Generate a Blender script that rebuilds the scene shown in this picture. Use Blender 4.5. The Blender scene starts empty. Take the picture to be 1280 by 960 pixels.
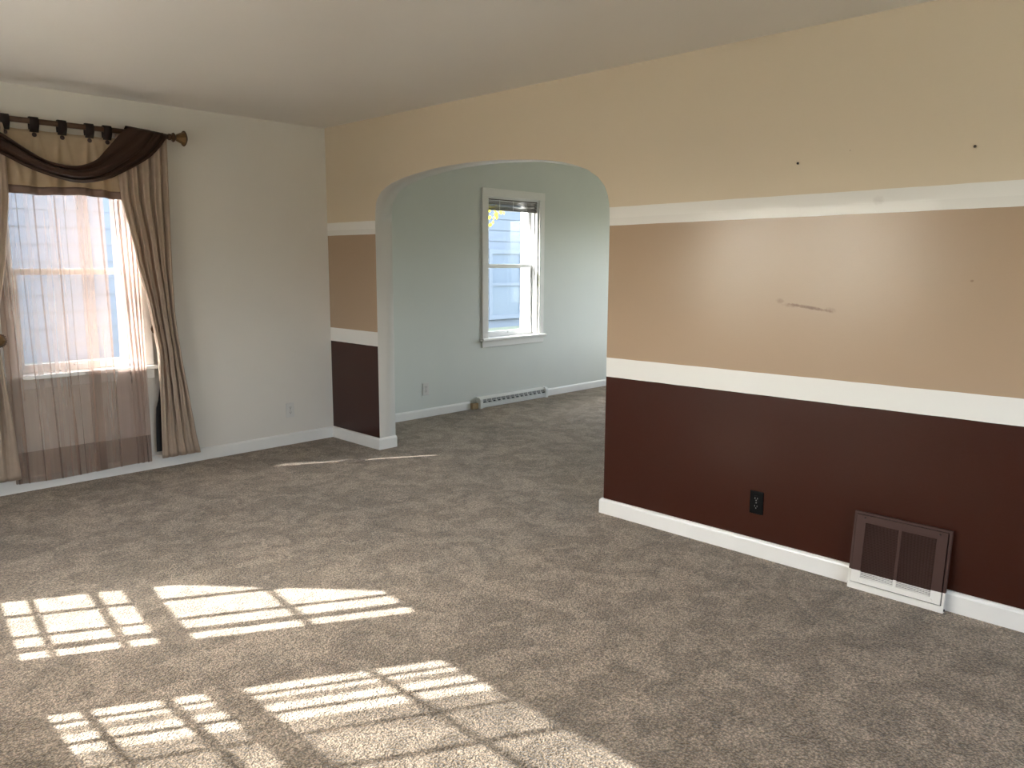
import bpy, bmesh, math, random
from mathutils import Vector, Matrix
random.seed(7)
R = math.radians
S = bpy.context.scene
C = S.collection

# ------------------------------------------------------------------ camera
cam_d = bpy.data.cameras.new('camera'); cam = bpy.data.objects.new('camera', cam_d); C.objects.link(cam)
cam_d.sensor_fit = 'HORIZONTAL'; cam_d.sensor_width = 36.0; cam_d.lens = 978.1 * 36 / 1280
cr = Vector((0.70002519, -0.71410086, 0.00496907)); cu = Vector((0.10612048, 0.11090477, 0.98814907))
cf = Vector((0.70618919, 0.69120192, -0.15341686)); cp = Vector((-3.4747, -5.4485, 1.4201))
cam.matrix_world = Matrix(((cr.x, cu.x, -cf.x, cp.x), (cr.y, cu.y, -cf.y, cp.y), (cr.z, cu.z, -cf.z, cp.z), (0, 0, 0, 1)))
cam_d.clip_start = 0.05; cam_d.clip_end = 200
S.camera = cam

# ------------------------------------------------------------------ sky, sun, exposure
SUN_EL = 36.8
sun_dir = Vector((0.876 * math.cos(R(SUN_EL)), -0.482 * math.cos(R(SUN_EL)), -math.sin(R(SUN_EL))))
world = bpy.data.worlds.new('sky'); S.world = world; world.use_nodes = True
wn = world.node_tree.nodes; wl = world.node_tree.links
bgn = wn['Background']
sky = wn.new('ShaderNodeTexSky'); sky.sky_type = 'NISHITA'; sky.sun_disc = False
sky.sun_elevation = R(SUN_EL); sky.sun_rotation = math.atan2(-0.876, 0.482)
sky.dust_density = 3.0
hs = wn.new('ShaderNodeHueSaturation'); hs.inputs['Saturation'].default_value = 0.42
wl.new(sky.outputs[0], hs.inputs['Color']); wl.new(hs.outputs[0], bgn.inputs[0])
bgn.inputs[1].default_value = 1.2
sd = bpy.data.lights.new('sun', 'SUN'); sun = bpy.data.objects.new('sun', sd); C.objects.link(sun)
sd.energy = 10.5; sd.angle = R(0.42); sd.color = (1.0, 0.965, 0.925)
sun.rotation_euler = sun_dir.to_track_quat('-Z', 'Y').to_euler(); sun.location = (-12, 8, 12)
vs = S.view_settings
vs.view_transform = 'Standard'; vs.look = 'None'; vs.gamma = 1.0; vs.use_curve_mapping = False
vs.exposure = 1.52

# ------------------------------------------------------------------ material helpers
MATS = {}
def mat(name, col, rough=0.6, metal=0.0, spec=0.5, noise=None, bump=None, sheen=0.0, coat=0.0):
    """principled with optional colour noise (scale, amount) and bump (scale, strength, distance)"""
    m = bpy.data.materials.new(name); m.use_nodes = True
    n = m.node_tree.nodes; l = m.node_tree.links; b = n['Principled BSDF']
    b.inputs['Base Color'].default_value = (*col, 1); b.inputs['Roughness'].default_value = rough
    b.inputs['Metallic'].default_value = metal; b.inputs['Specular IOR Level'].default_value = spec
    if sheen: b.inputs['Sheen Weight'].default_value = sheen
    if coat: b.inputs['Coat Weight'].default_value = coat
    tc = n.new('ShaderNodeTexCoord')
    if noise:
        t = n.new('ShaderNodeTexNoise'); t.inputs['Scale'].default_value = noise[0]; t.inputs['Detail'].default_value = 4
        l.new(tc.outputs['Object'], t.inputs['Vector'])
        mx = n.new('ShaderNodeMix'); mx.data_type = 'RGBA'
        a = noise[1]
        mx.inputs[6].default_value = (*[c * (1 - a) for c in col], 1); mx.inputs[7].default_value = (*[min(1, c * (1 + a)) for c in col], 1)
        l.new(t.outputs['Fac'], mx.inputs[0]); l.new(mx.outputs[2], b.inputs['Base Color'])
    if bump:
        t = n.new('ShaderNodeTexNoise'); t.inputs['Scale'].default_value = bump[0]; t.inputs['Detail'].default_value = 3
        l.new(tc.outputs['Object'], t.inputs['Vector'])
        bp = n.new('ShaderNodeBump'); bp.inputs['Strength'].default_value = bump[1]; bp.inputs['Distance'].default_value = bump[2]
        l.new(t.outputs['Fac'], bp.inputs['Height']); l.new(bp.outputs[0], b.inputs['Normal'])
    MATS[name] = m
    return m

def cloth(name, col, transl=0.25, weave=900, noise_amt=0.12):
    m = bpy.data.materials.new(name); m.use_nodes = True
    n = m.node_tree.nodes; l = m.node_tree.links; n.remove(n['Principled BSDF'])
    out = n['Material Output']
    tc = n.new('ShaderNodeTexCoord'); t = n.new('ShaderNodeTexNoise'); t.inputs['Scale'].default_value = 25; t.inputs['Detail'].default_value = 5
    l.new(tc.outputs['Object'], t.inputs['Vector'])
    mx = n.new('ShaderNodeMix'); mx.data_type = 'RGBA'
    mx.inputs[6].default_value = (*[c * (1 - noise_amt) for c in col], 1); mx.inputs[7].default_value = (*[c * (1 + noise_amt) for c in col], 1)
    l.new(t.outputs['Fac'], mx.inputs[0])
    d = n.new('ShaderNodeBsdfPrincipled'); d.inputs['Roughness'].default_value = 0.55; d.inputs['Sheen Weight'].default_value = 0.04
    d.inputs['Specular IOR Level'].default_value = 0.3
    l.new(mx.outputs[2], d.inputs['Base Color'])
    w = n.new('ShaderNodeTexNoise'); w.inputs['Scale'].default_value = weave; l.new(tc.outputs['Object'], w.inputs['Vector'])
    bp = n.new('ShaderNodeBump'); bp.inputs['Strength'].default_value = 0.15; bp.inputs['Distance'].default_value = 0.001
    l.new(w.outputs['Fac'], bp.inputs['Height']); l.new(bp.outputs[0], d.inputs['Normal'])
    tr = n.new('ShaderNodeBsdfTranslucent'); l.new(mx.outputs[2], tr.inputs['Color'])
    ms = n.new('ShaderNodeMixShader'); ms.inputs[0].default_value = transl
    l.new(d.outputs[0], ms.inputs[1]); l.new(tr.outputs[0], ms.inputs[2]); l.new(ms.outputs[0], out.inputs[0])
    return m

def sheer_mat(name, col, opacity):
    m = bpy.data.materials.new(name); m.use_nodes = True
    n = m.node_tree.nodes; l = m.node_tree.links; n.remove(n['Principled BSDF'])
    out = n['Material Output']
    d = n.new('ShaderNodeBsdfDiffuse'); d.inputs[0].default_value = (*col, 1)
    t = n.new('ShaderNodeBsdfTranslucent'); t.inputs[0].default_value = (*col, 1)
    a = n.new('ShaderNodeMixShader'); a.inputs[0].default_value = 0.45; l.new(d.outputs[0], a.inputs[1]); l.new(t.outputs[0], a.inputs[2])
    tr = n.new('ShaderNodeBsdfTransparent')
    tc = n.new('ShaderNodeTexCoord'); mp = n.new('ShaderNodeMapping'); mp.inputs['Scale'].default_value = (25, 1, 0.6)
    ns = n.new('ShaderNodeTexNoise'); ns.inputs['Scale'].default_value = 1; ns.inputs['Detail'].default_value = 3
    l.new(tc.outputs['Object'], mp.inputs[0]); l.new(mp.outputs[0], ns.inputs['Vector'])
    mr = n.new('ShaderNodeMapRange'); mr.inputs[1].default_value = 0.3; mr.inputs[2].default_value = 0.7
    mr.inputs[3].default_value = opacity * 0.8; mr.inputs[4].default_value = min(1, opacity * 1.2)
    l.new(ns.outputs['Fac'], mr.inputs[0])
    b = n.new('ShaderNodeMixShader'); l.new(mr.outputs[0], b.inputs[0]); l.new(tr.outputs[0], b.inputs[1]); l.new(a.outputs[0], b.inputs[2])
    l.new(b.outputs[0], out.inputs[0])
    return m

def glass_mat(name='window_glass', tint=(0.96, 0.98, 0.98)):
    m = bpy.data.materials.new(name); m.use_nodes = True
    n = m.node_tree.nodes; l = m.node_tree.links; n.remove(n['Principled BSDF'])
    out = n['Material Output']
    tr = n.new('ShaderNodeBsdfTransparent'); tr.inputs[0].default_value = (*tint, 1)
    g = n.new('ShaderNodeBsdfGlossy'); g.inputs['Roughness'].default_value = 0.02
    lw = n.new('ShaderNodeLayerWeight'); lw.inputs[0].default_value = 0.5
    pw = n.new('ShaderNodeMath'); pw.operation = 'POWER'; pw.inputs[1].default_value = 5; l.new(lw.outputs['Facing'], pw.inputs[0])
    f = n.new('ShaderNodeMath'); f.operation = 'MULTIPLY_ADD'; f.inputs[1].default_value = 0.8; f.inputs[2].default_value = 0.03; l.new(pw.outputs[0], f.inputs[0])
    b = n.new('ShaderNodeMixShader'); l.new(f.outputs[0], b.inputs[0]); l.new(tr.outputs[0], b.inputs[1]); l.new(g.outputs[0], b.inputs[2])
    l.new(b.outputs[0], out.inputs[0])
    return m

M_glass = glass_mat()
M_glass_lowe = glass_mat('coated_window_glass', (0.90, 0.92, 0.93))
M_white = mat('white_gloss_trim', (0.80, 0.78, 0.745), 0.35, noise=(6, 0.04), bump=(60, 0.05, 0.002))
M_sash = mat('white_vinyl_sash', (0.78, 0.78, 0.77), 0.35, noise=(8, 0.03))
M_wall = mat('off_white_wall_paint', (0.71, 0.668, 0.61), 0.45, noise=(3, 0.03), bump=(140, 0.12, 0.002))
M_far = mat('cool_white_wall_paint', (0.645, 0.662, 0.615), 0.5, noise=(3, 0.03), bump=(140, 0.1, 0.002))
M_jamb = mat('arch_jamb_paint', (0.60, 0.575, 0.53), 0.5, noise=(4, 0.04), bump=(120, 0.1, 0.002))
M_ceil = mat('ceiling_paint', (0.78, 0.74, 0.69), 0.5, noise=(2, 0.03), bump=(90, 0.1, 0.002))

def stripe_wall_mat():
    m = bpy.data.materials.new('banded_wall_paint'); m.use_nodes = True
    n = m.node_tree.nodes; l = m.node_tree.links; b = n['Principled BSDF']
    tc = n.new('ShaderNodeTexCoord'); sp = n.new('ShaderNodeSeparateXYZ'); l.new(tc.outputs['Object'], sp.inputs[0])
    def math_(op, a, bb=None, clamp=False):
        k = n.new('ShaderNodeMath'); k.operation = op; k.use_clamp = clamp
        for i, v in enumerate((a, bb)):
            if v is None: continue
            if isinstance(v, (int, float)): k.inputs[i].default_value = v
            else: l.new(v, k.inputs[i])
        return k.outputs[0]
    # hand-taped stripes: wander a few mm and climb slightly towards the near end
    tilt = math_('MULTIPLY', math_('MAXIMUM', math_('SUBTRACT', math_('MULTIPLY', sp.outputs[1], -1), 2.78), 0), 0.0085)
    nz = n.new('ShaderNodeTexNoise'); nz.inputs['Scale'].default_value = 5; l.new(tc.outputs['Object'], nz.inputs['Vector'])
    wob = math_('MULTIPLY', math_('SUBTRACT', nz.outputs['Fac'], 0.5), 0.006)
    z = math_('ADD', math_('SUBTRACT', sp.outputs[2], tilt), wob)
    cr_ = n.new('ShaderNodeValToRGB'); cr_.color_ramp.interpolation = 'CONSTANT'
    H = 2.5
    bands = [(0.0, (0.042, 0.0100, 0.0052)), (0.785, (0.80, 0.775, 0.735)), (0.890, (0.42, 0.298, 0.20)), (1.615, (0.80, 0.775, 0.735)), (1.712, (0.67, 0.56, 0.415))]
    el = cr_.color_ramp.elements
    el[0].position = 0; el[0].color = (*bands[0][1], 1)
    el[1].position = bands[1][0] / H; el[1].color = (*bands[1][1], 1)
    for p_, c_ in bands[2:]:
        e = el.new(p_ / H); e.color = (*c_, 1)
    l.new(math_('DIVIDE', z, H), cr_.inputs[0])
    col = cr_.outputs[0]
    # scuffs and smudges in the paint: soft spots given by centre (y,z) and half sizes, rotation
    spots = [(-3.785, 1.250, 0.022, 0.013, 0.0, 0.35), (-3.925, 1.226, 0.115, 0.0095, 0.13, 0.65), (-4.02, 1.217, 0.03, 0.014, 0.1, 0.3),
             (-3.84, 1.232, 0.045, 0.011, 0.05, 0.3), (-4.57, 1.358, 0.008, 0.006, 0, 0.5), (-4.192, 1.685, 0.028, 0.022, 0, 0.14), (-4.06, 1.90, 0.004, 0.004, 0, 0.4)]
    sn = n.new('ShaderNodeTexNoise'); sn.inputs['Scale'].default_value = 70; l.new(tc.outputs['Object'], sn.inputs['Vector'])
    for (y0, z0, ry, rz, an, st) in spots:
        dy = math_('SUBTRACT', sp.outputs[1], y0); dz = math_('SUBTRACT', sp.outputs[2], z0)
        ca, sa = math.cos(-an), math.sin(-an)
        u = math_('DIVIDE', math_('ADD', math_('MULTIPLY', dy, ca), math_('MULTIPLY', dz, -sa)), ry)
        v = math_('DIVIDE', math_('ADD', math_('MULTIPLY', dy, sa), math_('MULTIPLY', dz, ca)), rz)
        d = math_('ADD', math_('MULTIPLY', u, u), math_('MULTIPLY', v, v))
        d = math_('ADD', d, math_('MULTIPLY', math_('SUBTRACT', sn.outputs['Fac'], 0.5), 1.2))
        fac = math_('MULTIPLY', math_('SUBTRACT', 1.0, d, clamp=True), st)
        mx = n.new('ShaderNodeMix'); mx.data_type = 'RGBA'; l.new(fac, mx.inputs[0]); l.new(col, mx.inputs[6])
        mx.inputs[7].default_value = (0.14, 0.07, 0.05, 1); col = mx.outputs[2]
    l.new(col, b.inputs['Base Color'])
    # lower two bands are satin, the top is flatter
    rr = n.new('ShaderNodeMapRange'); rr.inputs[1].default_value = 1.66; rr.inputs[2].default_value = 1.67; rr.inputs[3].default_value = 0.23; rr.inputs[4].default_value = 0.5
    l.new(z, rr.inputs[0]); l.new(rr.outputs[0], b.inputs['Roughness'])
    b.inputs['Specular IOR Level'].default_value = 0.45
    t = n.new('ShaderNodeTexNoise'); t.inputs['Scale'].default_value = 130; t.inputs['Detail'].default_value = 3; l.new(tc.outputs['Object'], t.inputs['Vector'])
    bp = n.new('ShaderNodeBump'); bp.inputs['Strength'].default_value = 0.3; bp.inputs['Distance'].default_value = 0.0012
    l.new(t.outputs['Fac'], bp.inputs['Height']); l.new(bp.outputs[0], b.inputs['Normal'])
    return m
M_bands = stripe_wall_mat()

def carpet_mat():
    m = bpy.data.materials.new('cut_pile_carpet'); m.use_nodes = True
    n = m.node_tree.nodes; l = m.node_tree.links; b = n['Principled BSDF']
    b.inputs['Roughness'].default_value = 0.95; b.inputs['Specular IOR Level'].default_value = 0.1; b.inputs['Sheen Weight'].default_value = 0.3
    tc = n.new('ShaderNodeTexCoord')
    def nz(scale, det, dist=0.0):
        t = n.new('ShaderNodeTexNoise'); t.inputs['Scale'].default_value = scale; t.inputs['Detail'].default_value = det
        t.inputs['Distortion'].default_value = dist; l.new(tc.outputs['Object'], t.inputs['Vector']); return t.outputs['Fac']
    def ramp(src, a, bb):
        r = n.new('ShaderNodeMapRange'); r.interpolation_type = 'SMOOTHSTEP'; r.inputs[1].default_value = a; r.inputs[2].default_value = bb
        l.new(src, r.inputs[0]); return r.outputs[0]
    def mix(f, a, bb, mode='MIX'):
        mx = n.new('ShaderNodeMix'); mx.data_type = 'RGBA'; mx.blend_type = mode
        if isinstance(f, float): mx.inputs[0].default_value = f
        else: l.new(f, mx.inputs[0])
        for i, v in ((6, a), (7, bb)):
            if isinstance(v, tuple): mx.inputs[i].default_value = (*v, 1)
            else: l.new(v, mx.inputs[i])
        return mx.outputs[2]
    base = mix(ramp(nz(6.5, 3, 0.7), 0.42, 0.58), (0.292, 0.223, 0.160), (0.422, 0.33, 0.247))   # brushed pile lying either way
    foot = mix(ramp(nz(13, 3, 0.4), 0.5, 0.64), (1.04, 1.04, 1.04), (0.80, 0.79, 0.77))
    c = mix(1.0, base, foot, 'MULTIPLY')
    foot2 = mix(ramp(nz(1.3, 3, 0.2), 0.4, 0.65), (1.06, 1.06, 1.06), (0.9, 0.9, 0.89))
    c = mix(1.0, c, foot2, 'MULTIPLY')
    vo = n.new('ShaderNodeTexVoronoi'); vo.inputs['Scale'].default_value = 150; l.new(tc.outputs['Object'], vo.inputs['Vector'])
    tuft = mix(ramp(vo.outputs['Distance'], 0.15, 0.75), (1.3, 1.28, 1.25), (0.42, 0.40, 0.37))
    c = mix(0.85, c, tuft, 'MULTIPLY')
    g = mix(ramp(nz(85, 3), 0.33, 0.67), (0.68, 0.68, 0.67), (1.3, 1.3, 1.3))
    c = mix(1.0, c, g, 'MULTIPLY')
    l.new(c, b.inputs['Base Color'])
    h = n.new('ShaderNodeMath'); h.operation = 'SUBTRACT'; l.new(nz(100, 4), h.inputs[0]); l.new(vo.outputs['Distance'], h.inputs[1])
    bp = n.new('ShaderNodeBump'); bp.inputs['Strength'].default_value = 0.9; bp.inputs['Distance'].default_value = 0.008
    l.new(h.outputs[0], bp.inputs['Height']); l.new(bp.outputs[0], b.inputs['Normal'])
    return m
M_carpet = carpet_mat()

# ------------------------------------------------------------------ mesh helpers
def new_bm(): return bmesh.new()
def box(bm, x0, x1, y0, y1, z0, z1, mi=0):
    v = [bm.verts.new(p) for p in ((x0, y0, z0), (x1, y0, z0), (x1, y1, z0), (x0, y1, z0), (x0, y0, z1), (x1, y0, z1), (x1, y1, z1), (x0, y1, z1))]
    for f in ((0, 3, 2, 1), (4, 5, 6, 7), (0, 1, 5, 4), (1, 2, 6, 5), (2, 3, 7, 6), (3, 0, 4, 7)):
        fc = bm.faces.new([v[i] for i in f]); fc.material_index = mi
    return v
def extrude_poly(bm, pts, axis, a, b, mi=0):
    """closed polygon pts (2D) swept along axis from a to b"""
    def P(q, t):
        if axis == 'x': return (t, q[0], q[1])
        if axis == 'y': return (q[0], t, q[1])
        return (q[0], q[1], t)
    A = [bm.verts.new(P(q, a)) for q in pts]; B = [bm.verts.new(P(q, b)) for q in pts]
    k = len(pts)
    fs = [bm.faces.new(A), bm.faces.new(B)]
    for i in range(k): fs.append(bm.faces.new((A[i], A[(i + 1) % k], B[(i + 1) % k], B[i])))
    for f in fs: f.material_index = mi
    bmesh.ops.recalc_face_normals(bm, faces=bm.faces[:])
    return fs
def lathe(bm, prof, origin, axis, seg=24, mi=0):
    """prof: list of (distance along axis, radius)"""
    ax = Vector(axis).normalized(); t = Vector((0, 0, 1)) if abs(ax.z) < 0.9 else Vector((1, 0, 0))
    e1 = ax.cross(t).normalized(); e2 = ax.cross(e1); o = Vector(origin); rings = []
    for d, r in prof:
        rings.append([bm.verts.new(o + ax * d + (e1 * math.cos(2 * math.pi * i / seg) + e2 * math.sin(2 * math.pi * i / seg)) * max(r, 1e-4)) for i in range(seg)])
    for a, b in zip(rings, rings[1:]):
        for i in range(seg):
            f = bm.faces.new((a[i], a[(i + 1) % seg], b[(i + 1) % seg], b[i])); f.material_index = mi
    bm.faces.new(rings[0]).material_index = mi; bm.faces.new(rings[-1]).material_index = mi
    bmesh.ops.recalc_face_normals(bm, faces=bm.faces[:])
def tube(bm, pts, r, seg=8):
    pts = [Vector(p) for p in pts]; rings = []
    for i, p in enumerate(pts):
        d = (pts[min(i + 1, len(pts) - 1)] - pts[max(i - 1, 0)]).normalized()
        t = Vector((0, 0, 1)) if abs(d.z) < 0.9 else Vector((1, 0, 0))
        e1 = d.cross(t).normalized(); e2 = d.cross(e1); rr = r[i] if isinstance(r, (list, tuple)) else r
        rings.append([bm.verts.new(p + (e1 * math.cos(2 * math.pi * k / seg) + e2 * math.sin(2 * math.pi * k / seg)) * rr) for k in range(seg)])
    for a, b in zip(rings, rings[1:]):
        for i in range(seg): bm.faces.new((a[i], a[(i + 1) % seg], b[(i + 1) % seg], b[i]))
    bm.faces.new(rings[0]); bm.faces.new(rings[-1])
    bmesh.ops.recalc_face_normals(bm, faces=bm.faces[:])
def bevel(bm, w, seg=2):
    bmesh.ops.bevel(bm, geom=bm.edges[:], offset=w, segments=seg, affect='EDGES', profile=0.5, clamp_overlap=True)
def mesh(name, bm, mats, smooth=False):
    me = bpy.data.meshes.new(name); bm.to_mesh(me); bm.free()
    for m in (mats if isinstance(mats, (list, tuple)) else [mats]): me.materials.append(m)
    if smooth:
        for p in me.polygons: p.use_smooth = True
    return me
def obj(name, bm, mats, parent=None, smooth=False, loc=None):
    me = mesh(name, bm, mats, smooth) if isinstance(bm, bmesh.types.BMesh) else bm
    o = bpy.data.objects.new(name, me); C.objects.link(o)
    if parent: o.parent = parent
    if loc: o.location = loc
    return o
def tag(o, label=None, cat=None, group=None, kind=None):
    for k, v in (('label', label), ('category', cat), ('group', group), ('kind', kind)):
        if v: o[k] = v
    return o
def empty(name, loc, rot=(0, 0, 0)):
    o = bpy.data.objects.new(name, None); C.objects.link(o); o.location = loc; o.rotation_euler = rot; o.empty_display_size = 0.1
    return o
def struct(name, bm, mats, label, cat, smooth=False):
    return tag(obj(name, bm, mats, None, smooth), label, cat, kind='structure')
def grid_mesh(rows, closed=False):
    bm = new_bm(); V = [[bm.verts.new(p) for p in r] for r in rows]
    for a, b in zip(V, V[1:]):
        for i in range(len(a) - 1): bm.faces.new((a[i], a[i + 1], b[i + 1], b[i]))
    return bm
def lerp_tab(tab, z):
    """tab: list of (z, v...) sorted by descending z"""
    if z >= tab[0][0]: return tab[0][1:]
    for a, b in zip(tab, tab[1:]):
        if a[0] >= z >= b[0]:
            t = (a[0] - z) / (a[0] - b[0]); t = t * t * (3 - 2 * t) * 0.4 + t * 0.6
            return tuple(p + (q - p) * t for p, q in zip(a[1:], b[1:]))
    return tab[-1][1:]
def solid(o, th=0.002):
    m = o.modifiers.new('thickness', 'SOLIDIFY'); m.thickness = th; m.offset = 0
    return o

CEIL = 2.44
SX = -3.99            # side wall with the sun-facing windows (left of the frame)
BY = -7.0             # wall behind the camera
FAR_Y = 0.11          # outer wall of the room beyond the arch
EX = 5.3              # end wall of that room
FS = -4.6             # its inner side wall

# ------------------------------------------------------------------ floor, ceiling
bm = new_bm(); box(bm, -4.2, EX + 0.2, BY - 0.2, 0.33, -0.12, 0.0)
struct('floor', bm, M_carpet, 'beige brown cut pile carpet covering the floor of both rooms', 'carpet')
bm = new_bm(); box(bm, -4.2, EX + 0.2, BY - 0.2, 0.33, CEIL, CEIL + 0.15)
struct('ceiling', bm, M_ceil, 'plain off white plaster ceiling', 'ceiling')

# ------------------------------------------------------------------ walls
def wall_with_holes(name, length, height, thick, holes, mats, label, loc, rotz):
    """local x along the wall, y outwards, z up; holes = (x0,x1,z0,z1) disjoint in x"""
    bm = new_bm(); x = 0
    for (a, b, z0, z1) in sorted(holes):
        box(bm, x, a, 0, thick, 0, height)
        box(bm, a, b, 0, thick, 0, z0); box(bm, a, b, 0, thick, z1, height)
        x = b
    box(bm, x, length, 0, thick, 0, height)
    bmesh.ops.remove_doubles(bm, verts=bm.verts[:], dist=1e-5)
    bmesh.ops.dissolve_limit(bm, angle_limit=0.001, verts=bm.verts[:], edges=bm.edges[:])
    o = struct(name, bm, mats, label, 'wall'); o.location = loc; o.rotation_euler = (0, 0, rotz)
    return o
# photo-left wall with the curtained window: plane y=0, x from the side wall to the corner
W1 = dict(x0=-2.22, x1=-1.48, z0=0.70, z1=2.05)
W2 = dict(x0=1.85, x1=2.585, z0=0.66, z1=2.05)
wall_with_holes('wall_left', 4.2, CEIL, 0.2, [(W1['x0'] + 4.2, W1['x1'] + 4.2, W1['z0'], W1['z1'])], M_wall,
                'off white painted wall behind the curtained window', (-4.2, 0, 0), 0)
wall_with_holes('wall_far', EX - 0.0, CEIL, 0.2, [(W2['x0'], W2['x1'], W2['z0'], W2['z1']), (4.1, 5.2, 0.55, 2.05)], M_far,
                'cool white wall of the room seen through the arch', (0, FAR_Y, 0), 0)
# banded wall with the arch
arch = [(-0.636, 0.0), (-0.636, 1.70), (-0.640, 1.78), (-0.650, 1.84), (-0.671, 1.877), (-0.718, 1.922), (-0.78, 1.951), (-0.845, 1.973), (-0.968, 1.999), (-1.087, 2.016),
        (-1.313, 2.038), (-1.453, 2.045), (-1.629, 2.048), (-1.776, 2.047), (-1.90, 2.042), (-2.082, 2.030), (-2.22, 2.018), (-2.338, 2.003), (-2.435, 1.987),
        (-2.530, 1.964), (-2.623, 1.930), (-2.698, 1.885), (-2.744, 1.837), (-2.768, 1.786), (-2.780, 1.735), (-2.786, 1.66), (-2.788, 0.0)]
T = 0.15
bm = new_bm()
def quad(bm, pts, mi):
    f = bm.faces.new([bm.verts.new(p) for p in pts]); f.material_index = mi; return f
for X, mi in ((0.0, 0), (T, 2)):
    quad(bm, [(X, 0.1, 0), (X, 0.1, CEIL), (X, arch[0][0], CEIL), (X, arch[0][0], 0)], mi)
    for (a, b) in zip(arch[1:], arch[2:-1]):
        quad(bm, [(X, a[0], a[1]), (X, a[0], CEIL), (X, b[0], CEIL), (X, b[0], b[1])], mi)
    quad(bm, [(X, arch[-2][0], arch[-2][1]), (X, arch[-2][0], CEIL), (X, arch[-1][0], CEIL), (X, arch[-1][0], 0)], mi)
    quad(bm, [(X, arch[-1][0], 0), (X, arch[-1][0], CEIL), (X, BY, CEIL), (X, BY, 0)], mi)
for a, b in zip(arch, arch[1:]):
    f = quad(bm, [(0, a[0], a[1]), (0, b[0], b[1]), (T, b[0], b[1]), (T, a[0], a[1])], 1); f.smooth = True
quad(bm, [(0, 0.1, 0), (T, 0.1, 0), (T, 0.1, CEIL), (0, 0.1, CEIL)], 2); quad(bm, [(0, BY, 0), (0, BY, CEIL), (T, BY, CEIL), (T, BY, 0)], 2)
bmesh.ops.remove_doubles(bm, verts=bm.verts[:], dist=1e-5); bmesh.ops.recalc_face_normals(bm, faces=bm.faces[:])
struct('wall_right', bm, [M_bands, M_jamb, M_far], 'wall painted in cream, tan and dark brown bands split by white stripes with a rounded archway', 'wall')
# walls outside the frame
p0 = Vector((SX + 0.26, 0.0, 0)); p1 = Vector((SX, -2.05, 0)); segA = (p1 - p0)
angA = math.atan2(segA.y, segA.x); lenA = segA.length
def yA(y): return (0.0 - y) / 2.05 * lenA          # y on the angled wall piece to local x
ZB, ZT = 0.956, 1.985
WA = (yA(-1.10), yA(-1.743)); WB = (0.093, 1.05)
o = wall_with_holes('wall_side', lenA, CEIL, 0.1, [(min(WA), max(WA), ZB, 2.1)], M_wall, 'off white side wall pierced by a sunny window', p0, angA)
o.scale.y = -1
o = wall_with_holes('wall_side', -BY - 2.05, CEIL, 0.1, [(WB[0], WB[1], ZB, ZT)], M_wall, 'off white side wall running past the camera with one sunny window', p1, R(-90))
o.scale.y = -1
wall_with_holes('wall_back', 4.25, CEIL, 0.15, [(1.0, 3.2, 0.75, 2.1)], M_wall, 'off white wall behind the camera with a wide opening added for daylight', (0.15, BY, 0), R(180))
wall_with_holes('wall_far_end', 5.0, CEIL, 0.15, [(1.3, 3.2, 0.75, 2.1)], M_far, 'cool white end wall of the room beyond the arch', (EX, 0.3, 0), R(-90))
wall_with_holes('wall_far_side', EX - T, CEIL, 0.1, [], M_far, 'cool white inner wall of the room beyond the arch', (EX, FS, 0), R(180))

# ------------------------------------------------------------------ baseboards
def bb_prof(h=0.088, t=0.016):
    return [(0, 0), (t, 0), (t, h - 0.014), (t - 0.003, h - 0.006), (t - 0.009, h), (0, h)]
def baseboard(name, p, q, h, t, label, parent=None):
    """p,q: 2D ends on the wall plane; profile grows to the left of p->q"""
    p = Vector((*p, 0)); q = Vector((*q, 0)); d = (q - p).normalized(); nrm = Vector((-d.y, d.x, 0))
    bm = new_bm(); pr = bb_prof(h, t)
    A = [bm.verts.new(p + nrm * a + Vector((0, 0, z))) for a, z in pr]; B = [bm.verts.new(q + nrm * a + Vector((0, 0, z))) for a, z in pr]
    k = len(pr); bm.faces.new(A); bm.faces.new(B)
    for i in range(k): bm.faces.new((A[i], A[(i + 1) % k], B[(i + 1) % k], B[i]))
    bmesh.ops.recalc_face_normals(bm, faces=bm.faces[:])
    o = obj(name, bm, M_white, parent)
    if not parent: tag(o, label, 'baseboard', kind='structure')
    return o
baseboard('baseboard_left', (0, 0), (-3.74, 0), 0.088, 0.014, 'white baseboard under the curtained window wall')
# short banded wall piece by the corner, wrapping onto the arch jamb
bm = new_bm()
def wrap_base(path, h, t):
    """extrude baseboard profile along a 2D polyline, mitred; profile grows to the left"""
    pr = bb_prof(h, t); bm = new_bm(); P = [Vector(p) for p in path]; rings = []
    for i, p in enumerate(P):
        ds = []
        if i > 0: ds.append((P[i] - P[i - 1]).normalized())
        if i < len(P) - 1: ds.append((P[i + 1] - P[i]).normalized())
        ns = [Vector((-d.y, d.x)) for d in ds]; m = sum(ns, Vector((0, 0)))
        m = m / (m.length ** 2) * (2 if len(ns) == 2 else 1) if len(ns) == 2 else ns[0]
        rings.append([bm.verts.new((p.x + m.x * a, p.y + m.y * a, z)) for a, z in pr])
    k = len(pr); bm.faces.new(rings[0]); bm.faces.new(rings[-1])
    for A, B in zip(rings, rings[1:]):
        for i in range(k): bm.faces.new((A[i], A[(i + 1) % k], B[(i + 1) % k], B[i]))
    bmesh.ops.recalc_face_normals(bm, faces=bm.faces[:]); return bm
struct('baseboard_right', wrap_base([(T, -0.636), (0, -0.636), (0, -0.014)], 0.088, 0.018), M_white, 'white baseboard wrapping the narrow wall piece beside the arch', 'baseboard')
struct('baseboard_right', wrap_base([(0, BY + 0.02), (0, -2.788), (T, -2.788)], 0.086, 0.018), M_white, 'long white baseboard under the dark brown band', 'baseboard')
baseboard('baseboard_far', (1.612, FAR_Y), (T, FAR_Y), 0.078, 0.014, 'white baseboard left of the floor heater beyond the arch')
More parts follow.
